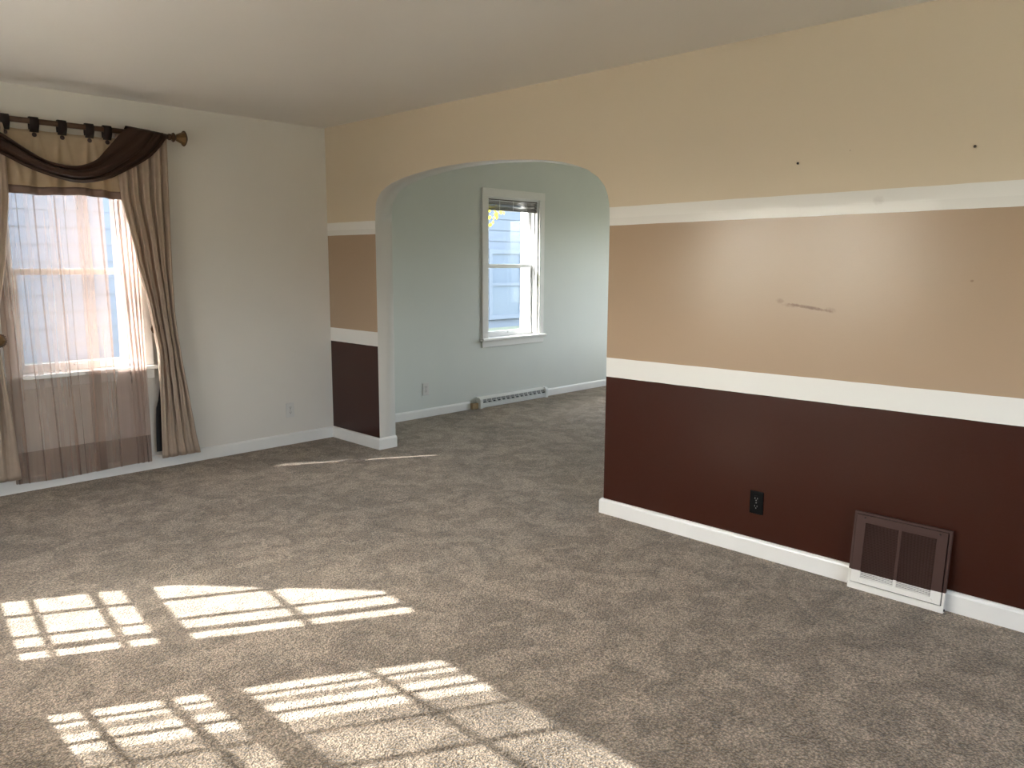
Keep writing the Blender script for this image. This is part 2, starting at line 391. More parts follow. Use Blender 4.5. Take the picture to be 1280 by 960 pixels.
baseboard('baseboard_far', (EX, FAR_Y), (2.70, FAR_Y), 0.078, 0.014, 'white baseboard right of the floor heater beyond the arch')

# ------------------------------------------------------------------ windows
def double_hung(name, w, z0, z1, depth, zmid, label, loc, rotz, casing=0.075, apron=True, sash_y=(0.07, 0.11), bars=None, flip=False):
    """origin at the opening's left bottom on the inner wall plane; local x along wall, y outwards"""
    root = tag(empty(name, loc, (0, 0, rotz)), label, 'window', kind='structure')
    h = z1 - z0
    c = casing
    for nm, b in (('side_casing', (-c, -0.0, -0.018, 0.0, -0.02, h)), ('side_casing', (w, w + c, -0.018, 0.0, -0.02, h)), ('head_casing', (-c, w + c, -0.02, 0.0, h, h + c))):
        bm = new_bm(); box(bm, *b); bevel(bm, 0.004); obj(nm, bm, M_white, root)
    # jamb liner
    for b in ((0, 0.02, 0, depth + 0.035, 0, h), (w - 0.02, w, 0, depth + 0.035, 0, h), (0.02, w - 0.02, 0, depth + 0.035, h - 0.02, h), (0.02, w - 0.02, 0.03, depth + 0.04, 0, 0.025)):
        bm = new_bm(); box(bm, *b); obj('jamb_liner', bm, M_sash, root)
    bm = new_bm(); box(bm, -c - 0.02, w + c + 0.02, -0.05, 0.03, -0.004, 0.022); bevel(bm, 0.006, 3); obj('stool', bm, M_white, root)
    if apron:
        bm = new_bm(); box(bm, -c, w + c, -0.016, 0.0, -0.068, -0.004); bevel(bm, 0.004); obj('apron', bm, M_white, root)
    def sash(nm, x0, x1, za, zb, y, th, st, rb, rt):
        bm = new_bm()
        box(bm, x0, x0 + st, y - th / 2, y + th / 2, za, zb); box(bm, x1 - st, x1, y - th / 2, y + th / 2, za, zb)
        box(bm, x0 + st, x1 - st, y - th / 2, y + th / 2, za, za + rb); box(bm, x0 + st, x1 - st, y - th / 2, y + th / 2, zb - rt, zb)
        s = obj(nm, bm, M_sash, root)
        bm = new_bm(); box(bm, x0 + st - 0.003, x1 - st + 0.003, y - 0.002, y + 0.002, za + rb - 0.003, zb - rt + 0.003); obj('pane', bm, M_glass_lowe, s)
        return s
    zm = zmid - z0
    sash('upper_sash', 0.022, w - 0.022, zm - 0.018, h - 0.022, sash_y[1], 0.03, 0.034, 0.036, 0.035)
    ls = sash('lower_sash', 0.022, w - 0.022, 0.027, zm + 0.016, sash_y[0], 0.03, 0.042, 0.05, 0.036)
    bm = new_bm(); box(bm, w / 2 - 0.03, w / 2 + 0.03, sash_y[0] - 0.028, sash_y[0] - 0.0148, 0.055, 0.066); bevel(bm, 0.003); obj('lift_handle', bm, M_sash, ls)
    # blind stop down both sides
    for b in ((0.02, 0.034, sash_y[0] - 0.034, sash_y[0] - 0.018, 0.027, h - 0.02), (w - 0.034, w - 0.02, sash_y[0] - 0.034, sash_y[0] - 0.018, 0.027, h - 0.02)):
        bm = new_bm(); box(bm, *b); obj('stop_bead', bm, M_sash, root)
    return root
double_hung('window_1', W1['x1'] - W1['x0'], W1['z0'], W1['z1'], 0.2, 1.35, 'white double hung window behind sheer curtains', (W1['x0'], 0, W1['z0']), 0)
double_hung('window_2', W2['x1'] - W2['x0'], W2['z0'], W2['z1'], 0.2, 1.385, 'narrow white double hung window seen through the arch', (W2['x0'], FAR_Y, W2['z0']), 0)

# sun-facing windows left of the frame: sashes crossed by slim bars
def barred_window(name, root_loc, rotz, x0, x1, z0, z1, zbars, xbars, label, y=-0.05, bd=0.012):
    root = tag(empty(name, root_loc, (0, 0, rotz)), label, 'window', kind='structure')
    w = x1 - x0
    bm = new_bm(); box(bm, x0 + 0.001, x1 - 0.001, y - 0.002, y + 0.002, z0 + 0.001, z1 - 0.001); obj('pane', bm, M_glass, root)
    for (a, b) in zbars:
        bm = new_bm(); box(bm, x0, x1, y - bd, y + bd, a, b); obj('horizontal_bar', bm, M_sash, root)
    for (a, b) in xbars:
        bm = new_bm(); box(bm, a, b, y - 0.01, y + 0.01, z0, z1); obj('vertical_bar', bm, M_sash, root)
    return root
ZBARS = [(1.026, 1.045), (1.203, 1.228), (1.302, 1.388), (1.697, 1.720)]
xa = sorted(WA)
barred_window('window_3', p0, angA, xa[0], xa[1], ZB, 2.1, ZBARS, [(yA(-1.296), yA(-1.326)), (yA(-1.520), yA(-1.546)), (yA(-1.635), yA(-1.681))], 'sunny window with slim bars beside the corner of the side wall', 0.0, 0.004)
barred_window('window_4', p1, R(-90), WB[0], WB[1], ZB, ZT, ZBARS, [(0.201, 0.214), (0.348, 0.362), (0.508, 0.523), (0.723, 0.743)], 'sunny window with slim bars and a sheer panel in the side wall', 0.0, 0.004)
for nm, loc, rz, a, b, za, zb, lab in (('added_window_5', Vector((0.15, BY, 0)), R(180), 1.0, 3.2, 0.75, 2.1, 'wide unseen window added behind the camera for more daylight'),  # unseen back window, added to raise the indoor daylight
                                       ('window_6', Vector((EX, 0.3, 0)), R(-90), 1.3, 3.2, 0.75, 2.1, 'wide plain window in the end wall beyond the arch'),
                                       ('added_window_7', Vector((0, FAR_Y, 0)), 0, 4.1, 5.2, 0.55, 2.05, 'unseen window added around the corner to light the far carpet')):  # added out of view so daylight reaches the far room's floor
    barred_window(nm, loc, rz, a, b, za, zb, [(za, za + 0.05), (zb - 0.05, zb)], [(a, a + 0.05), ((a + b) / 2 - 0.03, (a + b) / 2 + 0.03), (b - 0.05, b)], lab, 0.05)

# ------------------------------------------------------------------ curtains
M_tan = cloth('tan_drape_cloth', (0.47, 0.36, 0.275), 0.22)
M_val = cloth('tan_valance_cloth', (0.50, 0.385, 0.26), 0.30)
M_valhem = cloth('mauve_hem_cloth', (0.25, 0.165, 0.13), 0.25)
M_brown = cloth('chocolate_scarf_cloth', (0.040, 0.017, 0.009), 0.05)
M_tab = cloth('dark_tab_cloth', (0.016, 0.008, 0.007), 0.02)
M_black = cloth('black_lining_cloth', (0.012, 0.011, 0.012), 0.02)
M_sheer = sheer_mat('mauve_sheer', (0.46, 0.325, 0.255), 0.47)
M_sheerdense = sheer_mat('mauve_sheer_gathered', (0.50, 0.375, 0.32), 0.70)
M_sheerhem = sheer_mat('mauve_sheer_hem', (0.38, 0.275, 0.22), 0.45)
M_bronze = mat('aged_bronze', (0.10, 0.055, 0.03), 0.4, 0.5, noise=(40, 0.4))
M_gold = mat('antique_gold', (0.19, 0.11, 0.045), 0.42, 0.6, noise=(60, 0.35), bump=(90, 0.3, 0.003))
M_rod = mat('brown_wood_rod', (0.085, 0.04, 0.02), 0.4, noise=(20, 0.3))
M_button = mat('dark_button', (0.03, 0.010, 0.010), 0.35)

ROD_Y, ROD_Z = -0.10, 2.225
def pleat(u, k, ph):
    a = 2 * math.pi * (u * k + ph)
    s1 = math.sin(a); return (1 - 2 * abs(math.sin(a / 2)) ** 0.7) * 0.9 + 0.25 * math.sin(2 * a + 1.3 + ph) + 0.25 * math.sin(0.63 * a + 2 * ph)
def drape(name, tab, y0, nf, amp, ph, m, zs, nu=110, squeeze=None, mirror=False, parent=None):
    """tab rows (z, xL, xR, amp scale, y shift)"""
    rows = []
    for z in zs:
        xl, xr, sc, ys = lerp_tab(tab, z)
        row = []
        for i in range(nu + 1):
            u = i / nu
            uu = u + 0.012 * math.sin(5 * z + 9 * u)
            a = 2 * math.pi * (uu * nf + ph)
            x = xl + (xr - xl) * u + 0.25 * amp * sc * math.sin(2 * a + 0.8) * math.sin(math.pi * u)
            y = y0 + ys + amp * sc * pleat(uu, nf, ph)
            row.append((x, y, z))
        rows.append(row)
    bm = grid_mesh(rows)
    return obj(name, bm, m, parent, smooth=True)
def zrange(a, b, n): return [a + (b - a) * i / n for i in range(n + 1)]
def hemmed(zs_top, zs_bot, n): return zrange(zs_top, zs_bot, n)

# rod with finials and brackets
rod = tag(empty('curtain_rod', (-1.87, 0, ROD_Z)), 'brown curtain rod with a flared gold finial over the window', 'curtain rod')
bm = new_bm(); lathe(bm, [(0, 0.0165), (1.24, 0.0165)], (-0.62, ROD_Y, 0), (1, 0, 0), 20); obj('pole', bm, M_rod, rod, True)
for s in (1, -1):
    bm = new_bm(); lathe(bm, [(0.0, 0.0165), (0.0, 0.021), (0.012, 0.021), (0.014, 0.014), (0.022, 0.014), (0.024, 0.027), (0.030, 0.031), (0.036, 0.027), (0.039, 0.017), (0.046, 0.016)], (s * 0.62, ROD_Y, 0), (s, 0, 0), 24)
    fin = obj('finial', bm, M_bronze, rod, True)
    bm = new_bm(); lathe(bm, [(0.046, 0.018), (0.052, 0.0225), (0.085, 0.037), (0.098, 0.046)], (s * 0.62, ROD_Y, 0), (s, 0, 0), 8); obj('flared_bell', bm, M_gold, fin)
    bm = new_bm(); lathe(bm, [(0.098, 0.047), (0.102, 0.0475), (0.106, 0.044), (0.112, 0.034), (0.120, 0.018), (0.124, 0.004)], (s * 0.62, ROD_Y, 0), (s, 0, 0), 24); obj('end_cap', bm, M_bronze, fin, True)
    bm = new_bm()
    for k in range(24):
        a = 2 * math.pi * k / 24; bmesh.ops.create_icosphere(bm, subdivisions=1, radius=0.0058, matrix=Matrix.Translation((s * 0.62 + s * 0.1, ROD_Y + 0.0455 * math.cos(a), 0.0455 * math.sin(a))))
    obj('beading', bm, M_bronze, fin, True)
for x in (-0.56, 0.575):
    bm = new_bm(); box(bm, x - 0.012, x + 0.012, -0.006, -0.0005, -0.045, 0.035); box(bm, x - 0.006, x + 0.006, ROD_Y - 0.01, -0.005, -0.03, -0.016)
    lathe(bm, [(-0.007, 0.0215), (0.007, 0.0215)], (x, ROD_Y, 0), (1, 0, 0), 16); obj('bracket', bm, M_bronze, rod)

# tie-back drapes
tabR = [(2.205, -1.585, -1.272, 0.55, 0.0), (1.83, -1.580, -1.283, 0.75, 0.0), (1.45, -1.512, -1.292, 0.95, 0.0), (1.084, -1.446, -1.292, 1.05, -0.004), (0.95, -1.428, -1.284, 1.05, -0.006),
        (0.815, -1.412, -1.270, 1.1, -0.004), (0.49, -1.415, -1.226, 0.75, 0.0), (0.25, -1.42, -1.190, 0.4, 0.004), (0.085, -1.423, -1.160, 0.28, 0.006)]
d = drape('tan_drape', tabR, -0.108, 4.3, 0.028, 0.15, M_tan, zrange(2.205, 0.085, 60)); solid(d)
tag(d, 'tan tie-back drape hanging right of the window', 'curtain', 'tan drapes')
tl = [(2.17, -1.5, -1.30, .4, .02), (0.95, -1.39, -1.30, 0.4, 0.02), (0.62, -1.39, -1.245, 0.4, 0.02), (0.5, -1.405, -1.222, 0.3, 0.022), (0.42, -1.428, -1.203, 0.3, 0.022), (0.3, -1.434, -1.180, 0.3, 0.024), (0.205, -1.438, -1.162, 0.3, 0.024), (0.115, -1.440, -1.18, 0.3, 0.024)]
ln = drape('black_lining', tl, -0.075, 3, 0.012, 0.4, M_black, zrange(2.17, 0.125, 40), 60, parent=d); tag(ln, 'black lining behind the tan drape')
tabL = [(2.205, -2.47, -2.185, 0.55, 0.0), (1.80, -2.465, -2.195, 0.75, 0.0), (1.443, -2.462, -2.238, 0.95, 0.0), (1.073, -2.47, -2.300, 1.05, -0.004), (0.95, -2.475, -2.312, 1.05, -0.006),
        (0.741, -2.49, -2.300, 1.0, -0.004), (0.448, -2.53, -2.280, 0.7, 0.0), (0.25, -2.56, -2.27, 0.4, 0.004), (0.105, -2.59, -2.263, 0.28, 0.006)]
d2 = drape('tan_drape', tabL, -0.108, 4.3, 0.028, 0.62, M_tan, zrange(2.205, 0.105, 60)); solid(d2)
tag(d2, 'tan tie-back drape at the left edge of the window', 'curtain', 'tan drapes')

# sheers: two panels overlapping in the middle
def pinched(name, xl, xr, y0, folds, za, zb, nz, m, parent=None, yo=0.0, shut=0.0):
    """flat hanging sheer with narrow S-folds (u position, half width, lean) that triple the cloth"""
    rows = []; N = 420
    for z in zrange(za, zb, nz):
        row = []; dz = 2.14 - z
        for i in range(N + 1):
            xl_ = xl - (shut * min(1, max(0, (0.80 - z) / 0.2)) if shut else 0); x = xl_ + (xr - xl_) * i / N; y = y0 + yo; dx = 0.0
            for k, (fx, s_, lean, a_) in enumerate(folds):
                t = (x - (fx + lean * dz + 0.004 * math.sin(2.2 * z + k))) / s_
                if abs(t) < 4:
                    g = math.exp(-t * t); dx -= a_ * s_ * t * g; y -= 0.9 * s_ * g
            y += 0.004 * math.sin(9 * x + 1.3 * z)
            row.append((x + dx, y, z + (0.008 * math.sin(7 * x) if z < 0.1 else 0)))
        rows.append(row)
    return obj(name, grid_mesh(rows), m, parent, smooth=True)
FL = [(-2.235, 0.006, 0.01, 3.2), (-2.150, 0.0045, 0.012, 3.0), (-2.062, 0.0055, 0.015, 3.4), (-1.955, 0.0055, 0.016, 3.4), (-1.905, 0.004, 0.012, 2.6), (-2.262, 0.006, 0.0, 3.2)]
FR = [(-1.70, 0.007, 0.01, 3.2), (-1.665, 0.006, 0.014, 3.2), (-1.640, 0.008, 0.016, 3.4), (-1.612, 0.006, 0.02, 3.0), (-1.588, 0.009, 0.022, 3.4), (-1.556, 0.009, 0.022, 3.4), (-1.528, 0.008, 0.018, 3.2), (-1.502, 0.007, 0.012, 3.0)]
for xl, xr, y0, fl, lab in ((-2.285, -1.757, -0.050, FL, 'mauve sheer panel covering the left half of the window'),
                            (-1.833, -1.672, -0.061, FR[:1], 'narrow mauve sheer panel between the two others, right of the window middle'),
                            (-1.636, -1.472, -0.061, FR[3:], 'mauve sheer panel gathered in dense folds beside the right drape')):
    o = pinched('sheer_curtain', xl, xr, y0, fl, 2.14, 0.064, 40, M_sheerdense if xl > -1.7 else M_sheer, None, 0.0, 0.04 if xl > -1.7 else 0.0); tag(o, lab, 'curtain', 'sheer curtain panels')
    pinched('bottom_hem', xl + 0.002, xr - 0.002, y0, fl, 0.255, 0.062, 6, M_sheerhem, o, -0.003, 0.04 if xl > -1.7 else 0.0)

# tabbed valance
val = tag(empty('tab_valance', (0, 0, 0)), 'short tan valance hung from the rod by dark buttoned tabs', 'valance')
vx0, vx1, vz0, vz1 = -2.262, -1.545, 1.85, 2.178
tabs = [-2.186, -2.036, -1.887, -1.735, -1.632]
def val_y(x, z):
    t = (vz1 - z) / (vz1 - vz0); y = ROD_Y + 0.006
    for k, tx in enumerate(tabs):
        dxx = (x - tx - 0.01 * math.sin(3 * k)) / (0.010 + 0.026 * t)
        y += 0.020 * t * math.exp(-dxx * dxx) - 0.020 * t * math.exp(-((abs(dxx) - 1.5) ** 2) * 1.5)
    return y + 0.004 * math.sin(19 * x) * t
nv = 200
def vgrid(za, zb, n, off=0.0):
    return grid_mesh([[(vx0 + (vx1 - vx0) * i / nv, val_y(vx0 + (vx1 - vx0) * i / nv, z) + off, z + (0.006 * math.sin(13 * (vx0 + (vx1 - vx0) * i / nv)) if z < 2 else 0) - (0.004 * math.sin(math.pi * ((vx0 + (vx1 - vx0) * i / nv - tabs[0]) / 0.15)) ** 2 if z > 2.1 else 0)) for i in range(nv + 1)] for z in zrange(za, zb, n)])
solid(obj('valance_panel', vgrid(vz1, vz0, 16), M_val, val, True))
h = solid(obj('hem_band', vgrid(vz0 + 0.006, 1.808, 3, -0.002), M_valhem, val, True)); h['label'] = 'darker mauve hem band'
for tx in tabs:
    bm = new_bm(); w = 0.024; prof = []
    prof = [(ROD_Y + 0.004, vz1 - 0.014), (ROD_Y - 0.0205, 2.20), (ROD_Y - 0.021, 2.235), (ROD_Y - 0.010, 2.2475), (ROD_Y + 0.010, 2.2475), (ROD_Y + 0.021, 2.235), (ROD_Y + 0.0245, 2.20), (ROD_Y + 0.018, vz1 - 0.014)]
    rows = [[(tx - w, y, z), (tx, y - 0.001, z), (tx + w, y, z)] for y, z in prof]
    t_ = solid(obj('tab', grid_mesh(rows), M_tab, val, True), 0.003)
    bm = new_bm(); lathe(bm, [(0, 0.012), (0.004, 0.0135), (0.008, 0.0105), (0.010, 0.003)], (tx, ROD_Y + 0.005, 2.149), (0, -1, 0), 14)
    obj('button', bm, M_button, val, True)

# scarf swag
def crom(pts, n):
    out = []; P = [Vector(p) for p in pts]
    for i in range(len(P) - 1):
        a = P[max(i - 1, 0)]; b = P[i]; c = P[i + 1]; d_ = P[min(i + 2, len(P) - 1)]
        for k in range(n):
            t = k / n
            out.append(0.5 * ((2 * b) + (c - a) * t + (2 * a - 5 * b + 4 * c - d_) * t * t + (3 * b - a - 3 * c + d_) * t ** 3))
    out.append(P[-1]); return out
inner = crom([(-2.45, 2.246), (-2.33, 2.20), (-2.211, 2.130), (-2.018, 2.012), (-1.86, 1.982), (-1.735, 2.022), (-1.660, 2.100), (-1.575, 2.20), (-1.520, 2.246)], 10)
outer = crom([(-2.60, 2.23), (-2.42, 2.10), (-2.232, 2.018), (-2.064, 1.938), (-1.852, 1.888), (-1.70, 1.908), (-1.580, 1.960), (-1.385, 2.085), (-1.268, 2.225)], 10)
rows = []; NV = 48
def swag_row(a, b, tt, yo=0.0, zo=0.0, flat=0.0):
    row = []
    for j in range(NV + 1):
        v = j / NV
        p = a.lerp(b, v)
        w_ = v + 0.10 * math.sin(2.6 * tt + 5 * v); fold = 0.9 * (1 - 2 * abs(math.sin(math.pi * (w_ * 2.7 + 0.35 * tt))) ** 0.8) + 0.25 * math.sin(2 * math.pi * (w_ * 5.1 + 0.3 + 0.5 * math.sin(3 * tt)))
        y = -0.142 - 0.036 * math.sin(math.pi * min(1, v * 1.05)) * (1 - flat) + 0.016 * fold * (1 - 0.5 * flat)
        row.append((p.x, y + yo, p.y + zo))
    return row
n_ = len(inner)
def over_rod(a, b, yo, zo):
    return swag_row(a, b, 0, yo, zo, 1.0)
rows.append([(p[0], -0.062, p[2] - 0.06) for p in swag_row(inner[0], outer[0], 0)])
rows.append([(p[0], -0.070, p[2] - 0.005) for p in swag_row(inner[0], outer[0], 0)])
rows.append([(p[0], -0.100, p[2] + 0.018) for p in swag_row(inner[0], outer[0], 0)])
for i in range(n_):
    tt = i / (n_ - 1); e = max(0, 1 - min(tt, 1 - tt) / 0.16)
    rows.append(swag_row(inner[i], outer[i], tt, 0.008 * e, 0, e * 0.8))
rows.append([(p[0], -0.100 + (p[1] + 0.142) * 0.3, p[2] + 0.016) for p in swag_row(inner[-1], outer[-1], 1)])
rows.append([(p[0], -0.068, p[2] - 0.005) for p in swag_row(inner[-1], outer[-1], 1)])
rows.append([(p[0], -0.060, p[2] - 0.06) for p in swag_row(inner[-1], outer[-1], 1)])
sw = solid(obj('scarf_swag', grid_mesh(rows), M_brown, None, True), 0.003)
tag(sw, 'chocolate brown scarf draped in a swag over the curtain rod', 'scarf')

# holdbacks
def holdback(x, z, label, k_):
    root = tag(empty('curtain_holdback', (x, 0, z)), label, 'holdback', 'curtain holdbacks')
    bm = new_bm(); lathe(bm, [(0.0005, 0.02), (0.006, 0.02), (0.007, 0.007), (0.135 - k_, 0.007)], (0, 0, 0), (0, -1, 0), 16); obj('post', bm, M_bronze, root, True)
    bm = new_bm(); lathe(bm, [(0.132 - k_, 0.030), (0.136 - k_, 0.040), (0.142 - k_, 0.040), (0.146 - k_, 0.034)], (0, 0, 0), (0, -1, 0), 8); md = obj('medallion', bm, M_bronze, root)
    bm = new_bm(); lathe(bm, [(0.144 - k_, 0.033), (0.152 - k_, 0.028), (0.158 - k_, 0.016), (0.160 - k_, 0.004)], (0, 0, 0), (0, -1, 0), 8); obj('raised_face', bm, M_gold, md)
    bm = new_bm()
    for k in range(20):
        a = 2 * math.pi * k / 20; bmesh.ops.create_icosphere(bm, subdivisions=1, radius=0.005, matrix=Matrix.Translation((0.038 * math.cos(a), -0.145 + k_, 0.038 * math.sin(a))))
    obj('beading', bm, M_bronze, md, True)
    return root
holdback(-2.322, 0.955, 'octagonal bronze holdback on the left drape', 0.0)
holdback(-1.402, 0.972, 'bronze holdback tucked into the right drape', 0.045)

# window A / B hangings left of the frame
A_dir = Vector((math.cos(angA), math.sin(angA), 0)); A_n = Vector((-A_dir.y, A_dir.x, 0))
def on_A(lx, inn, z): q = p0 + A_dir * lx + A_n * inn; return (q.x, q.y, z)
rows = []
for z in zrange(2.1, 0.2, 50):
    e = 1.16 + (max(0, z - 1.43) * 0.6 if z > 1.43 else -(1.43 - z) * 0.05)
    lo = yA(-0.82); hi = yA(-e)
    rows.append([on_A(lo + (hi - lo) * i / 60, 0.055 + 0.012 * pleat(i / 60, 4, 0.3), z) for i in range(61)])
dA = solid(obj('tan_drape', grid_mesh(rows), M_tan, None, True)); tag(dA, 'tan tie-back drape on the sunny window of the side wall', 'curtain', 'tan drapes')
M_sheerB = sheer_mat('side_window_sheer', (0.55, 0.5, 0.45), 0.74)
def sheerB(a, b, nf, label):
    rows = [[(SX + 0.05 + 0.008 * pleat(i / 40, nf, 0.2), a + (b - a) * i / 40, z) for i in range(41)] for z in zrange(1.98, 0.85, 24)]
    tag(obj('sheer_curtain', grid_mesh(rows), M_sheerB, None, True), label, 'curtain', 'sheers on the side window')
sheerB(-2.323, -2.376, 0.8, 'narrow sheer strip on the side window')
sheerB(-2.497, -3.12, 5, 'wide sheer panel on the side window')

# ------------------------------------------------------------------ blind in the far window
M_slat = mat('dark_blind_slat', (0.19, 0.165, 0.15), 0.3, noise=(30, 0.2))
M_cord = mat('pale_blind_cord', (0.6, 0.58, 0.55), 0.6)
bl = tag(empty('raised_blind', (2.2175, FAR_Y + 0.022, 2.05)), 'dark mini blind pulled up at the top of the far window', 'blind')
hw = (W2['x1'] - W2['x0']) / 2 - 0.006
bm = new_bm(); box(bm, -hw, hw, -0.014, 0.014, -0.03, -0.002); bevel(bm, 0.003); obj('head_rail', bm, mat('blind_head_rail', (0.16, 0.14, 0.13), 0.25, noise=(30, 0.1)), bl)
bm = new_bm()
pts = [(-0.0125, -0.002), (-0.006, 0.001), (0, 0.002), (0.006, 0.001), (0.0125, -0.002), (0.0125, -0.004), (0, 0.0), (-0.0125, -0.004)]
extrude_poly(bm, pts, 'x', -hw + 0.008, hw - 0.012); slat_me = mesh('slat', bm, M_slat)
for k in range(10):
    s = obj('slat', slat_me, None, bl, loc=(0.002 * math.sin(k * 2), 0.001 * math.cos(k * 3), -0.0375 - 0.0078 * k)); s.rotation_euler = (R(3 + 9 * math.sin(k * 1.7)), 0, 0)
bm = new_bm(); box(bm, -hw + 0.006, hw - 0.012, -0.013, 0.013, -0.128, -0.113); bevel(bm, 0.003); obj('bottom_rail', bm, M_slat, bl)
for x in (-0.19, 0.0, 0.19):
    bm = new_bm(); box(bm, x - 0.004, x + 0.004, -0.0155, -0.0145, -0.12, -0.028); obj('ladder_tape', bm, M_cord, bl)

# ------------------------------------------------------------------ outlets
M_ivory = mat('ivory_plastic', (0.66, 0.635, 0.6), 0.35, noise=(10, 0.02))
M_blackpl = mat('black_plastic', (0.002, 0.002, 0.0022), 0.5, spec=0.12, noise=(10, 0.1))
M_slot = mat('dark_slot', (0.02, 0.018, 0.016), 0.6)
M_slot_l = mat('nickel_contact', (0.22, 0.21, 0.2), 0.4, 0.5)
def outlet(loc, rotz, m, mslot, label, gfci=False):
    root = tag(empty('wall_outlet', loc, (0, 0, rotz)), label, 'outlet', 'wall outlets')      # local -y faces the room
    bm = new_bm(); box(bm, -0.035, 0.035, -0.006, -0.0003, -0.0575, 0.0575); bevel(bm, 0.003, 2); obj('cover_plate', bm, m, root)
    for s in (1, -1):
        bm = new_bm(); pts = []
        for k in range(20):
            a = 2 * math.pi * k / 20; pts.append((max(-0.0145, min(0.0145, 0.0175 * math.cos(a))), s * 0.0195 + 0.0165 * math.sin(a)))
        extrude_poly(bm, pts, 'y', -0.0085, -0.005); rc = obj('receptacle', bm, m, root)
        bm = new_bm()
        box(bm, -0.0075, -0.0050, -0.0092, -0.0080, s * 0.0195 - 0.001, s * 0.0195 + 0.008); box(bm, 0.0050, 0.0075, -0.0092, -0.0080, s * 0.0195 - 0.001, s * 0.0195 + 0.007)
        box(bm, -0.0025, 0.0025, -0.0092, -0.0080, s * 0.0195 - 0.0095, s * 0.0195 - 0.0045); obj('slots', bm, mslot, rc)
    bm = new_bm(); lathe(bm, [(0.0055, 0.0035), (0.0072, 0.0032), (0.0078, 0.001)], (0, 0, 0), (0, -1, 0), 10); obj('screw', bm, M_slot_l, root)
    return root
outlet((-0.390, 0, 0.272), 0, M_ivory, M_slot, 'ivory wall outlet near the corner beside the curtained window')
outlet((1.063, FAR_Y, 0.262), 0, M_ivory, M_slot, 'pale wall outlet in the room beyond the arch')
outlet((0, -3.725, 0.268), R(-90), M_blackpl, M_slot_l, 'black wall outlet on the dark brown band')

# ------------------------------------------------------------------ floor register leaning on the banded wall
M_regb = mat('brown_register_enamel', (0.058, 0.026, 0.020), 0.45, noise=(15, 0.15))
M_regw = mat('white_register_paint', (0.80, 0.775, 0.735), 0.45, noise=(20, 0.04))
M_dark = mat('register_void', (0.012, 0.009, 0.008), 0.9)
def two_tone():
    m = bpy.data.materials.new('register_two_tone'); m.use_nodes = True
    n = m.node_tree.nodes; l = m.node_tree.links; b = n['Principled BSDF']; b.inputs['Roughness'].default_value = 0.6; b.inputs['Specular IOR Level'].default_value = 0.3
    tc = n.new('ShaderNodeTexCoord'); sp = n.new('ShaderNodeSeparateXYZ'); l.new(tc.outputs['Object'], sp.inputs[0])
    ns = n.new('ShaderNodeTexNoise'); ns.inputs['Scale'].default_value = 30; l.new(tc.outputs['Object'], ns.inputs['Vector'])
    ad = n.new('ShaderNodeMath'); ad.operation = 'MULTIPLY_ADD'; l.new(ns.outputs['Fac'], ad.inputs[0]); ad.inputs[1].default_value = 0.002; l.new(sp.outputs[2], ad.inputs[2])
    gt = n.new('ShaderNodeMath'); gt.operation = 'GREATER_THAN'; gt.inputs[1].default_value = 0.0865; l.new(ad.outputs[0], gt.inputs[0])
    mx = n.new('ShaderNodeMix'); mx.data_type = 'RGBA'; mx.inputs[6].default_value = (0.74, 0.715, 0.67, 1); mx.inputs[7].default_value = (0.058, 0.026, 0.020, 1)
    l.new(gt.outputs[0], mx.inputs[0]); l.new(mx.outputs[2], b.inputs['Base Color'])
    return m
M_reg = two_tone()
RW, RH = 0.390, 0.345
reg = tag(empty('air_register', (-0.062, -4.398, 0.001), (0, 0, R(-90))), 'brown metal air return register painted white along its bottom', 'air register')
# local: x along wall (towards camera = +x), -y into the room, z up; leaned back towards the wall
lean = math.atan2(0.036, RH)
reg.rotation_euler = (-lean, 0, R(-90))
hwid = RW / 2
def ringbox(bm, x0, x1, z0, z1, w, y0, y1):
    box(bm, x0, x0 + w, y0, y1, z0, z1); box(bm, x1 - w, x1, y0, y1, z0, z1); box(bm, x0 + w, x1 - w, y0, y1, z0, z0 + w); box(bm, x0 + w, x1 - w, y0, y1, z1 - w, z1)
bm = new_bm(); ringbox(bm, -hwid, hwid, 0.0, RH, 0.009, 0.0, 0.020); obj('outer_tray', bm, M_reg, reg)
bm = new_bm(); box(bm, -hwid + 0.0085, hwid - 0.0085, -0.001, 0.008, 0.0085, 0.0275); obj('bottom_lip', bm, M_reg, reg)
fx0, fx1, fz0, fz1 = -hwid + 0.011, hwid - 0.013, 0.032, RH - 0.011
ix0, ix1, iz0, iz1 = fx0 + 0.040, fx1 - 0.040, 0.056, fz1 - 0.033
bm = new_bm()
box(bm, fx0, ix0, -0.004, 0.004, fz0, fz1); box(bm, ix1, fx1, -0.004, 0.004, fz0, fz1); box(bm, ix0, ix1, -0.004, 0.004, fz0, iz0); box(bm, ix0, ix1, -0.004, 0.004, iz1, fz1)
obj('face_frame', bm, M_reg, reg)
bm = new_bm(); xc = (ix0 + ix1) / 2; box(bm, xc - 0.006, xc + 0.006, -0.003, 0.004, iz0, iz1); obj('centre_bar', bm, M_reg, reg)
bm = new_bm(); box(bm, -hwid + 0.009, hwid - 0.009, 0.013, 0.015, 0.009, RH - 0.009); obj('shade_sheet', bm, M_dark, reg)  # near-black sheet painted in for the shade inside the open register
NS = 36; pitch = (iz1 - iz0) / NS
sl = {}
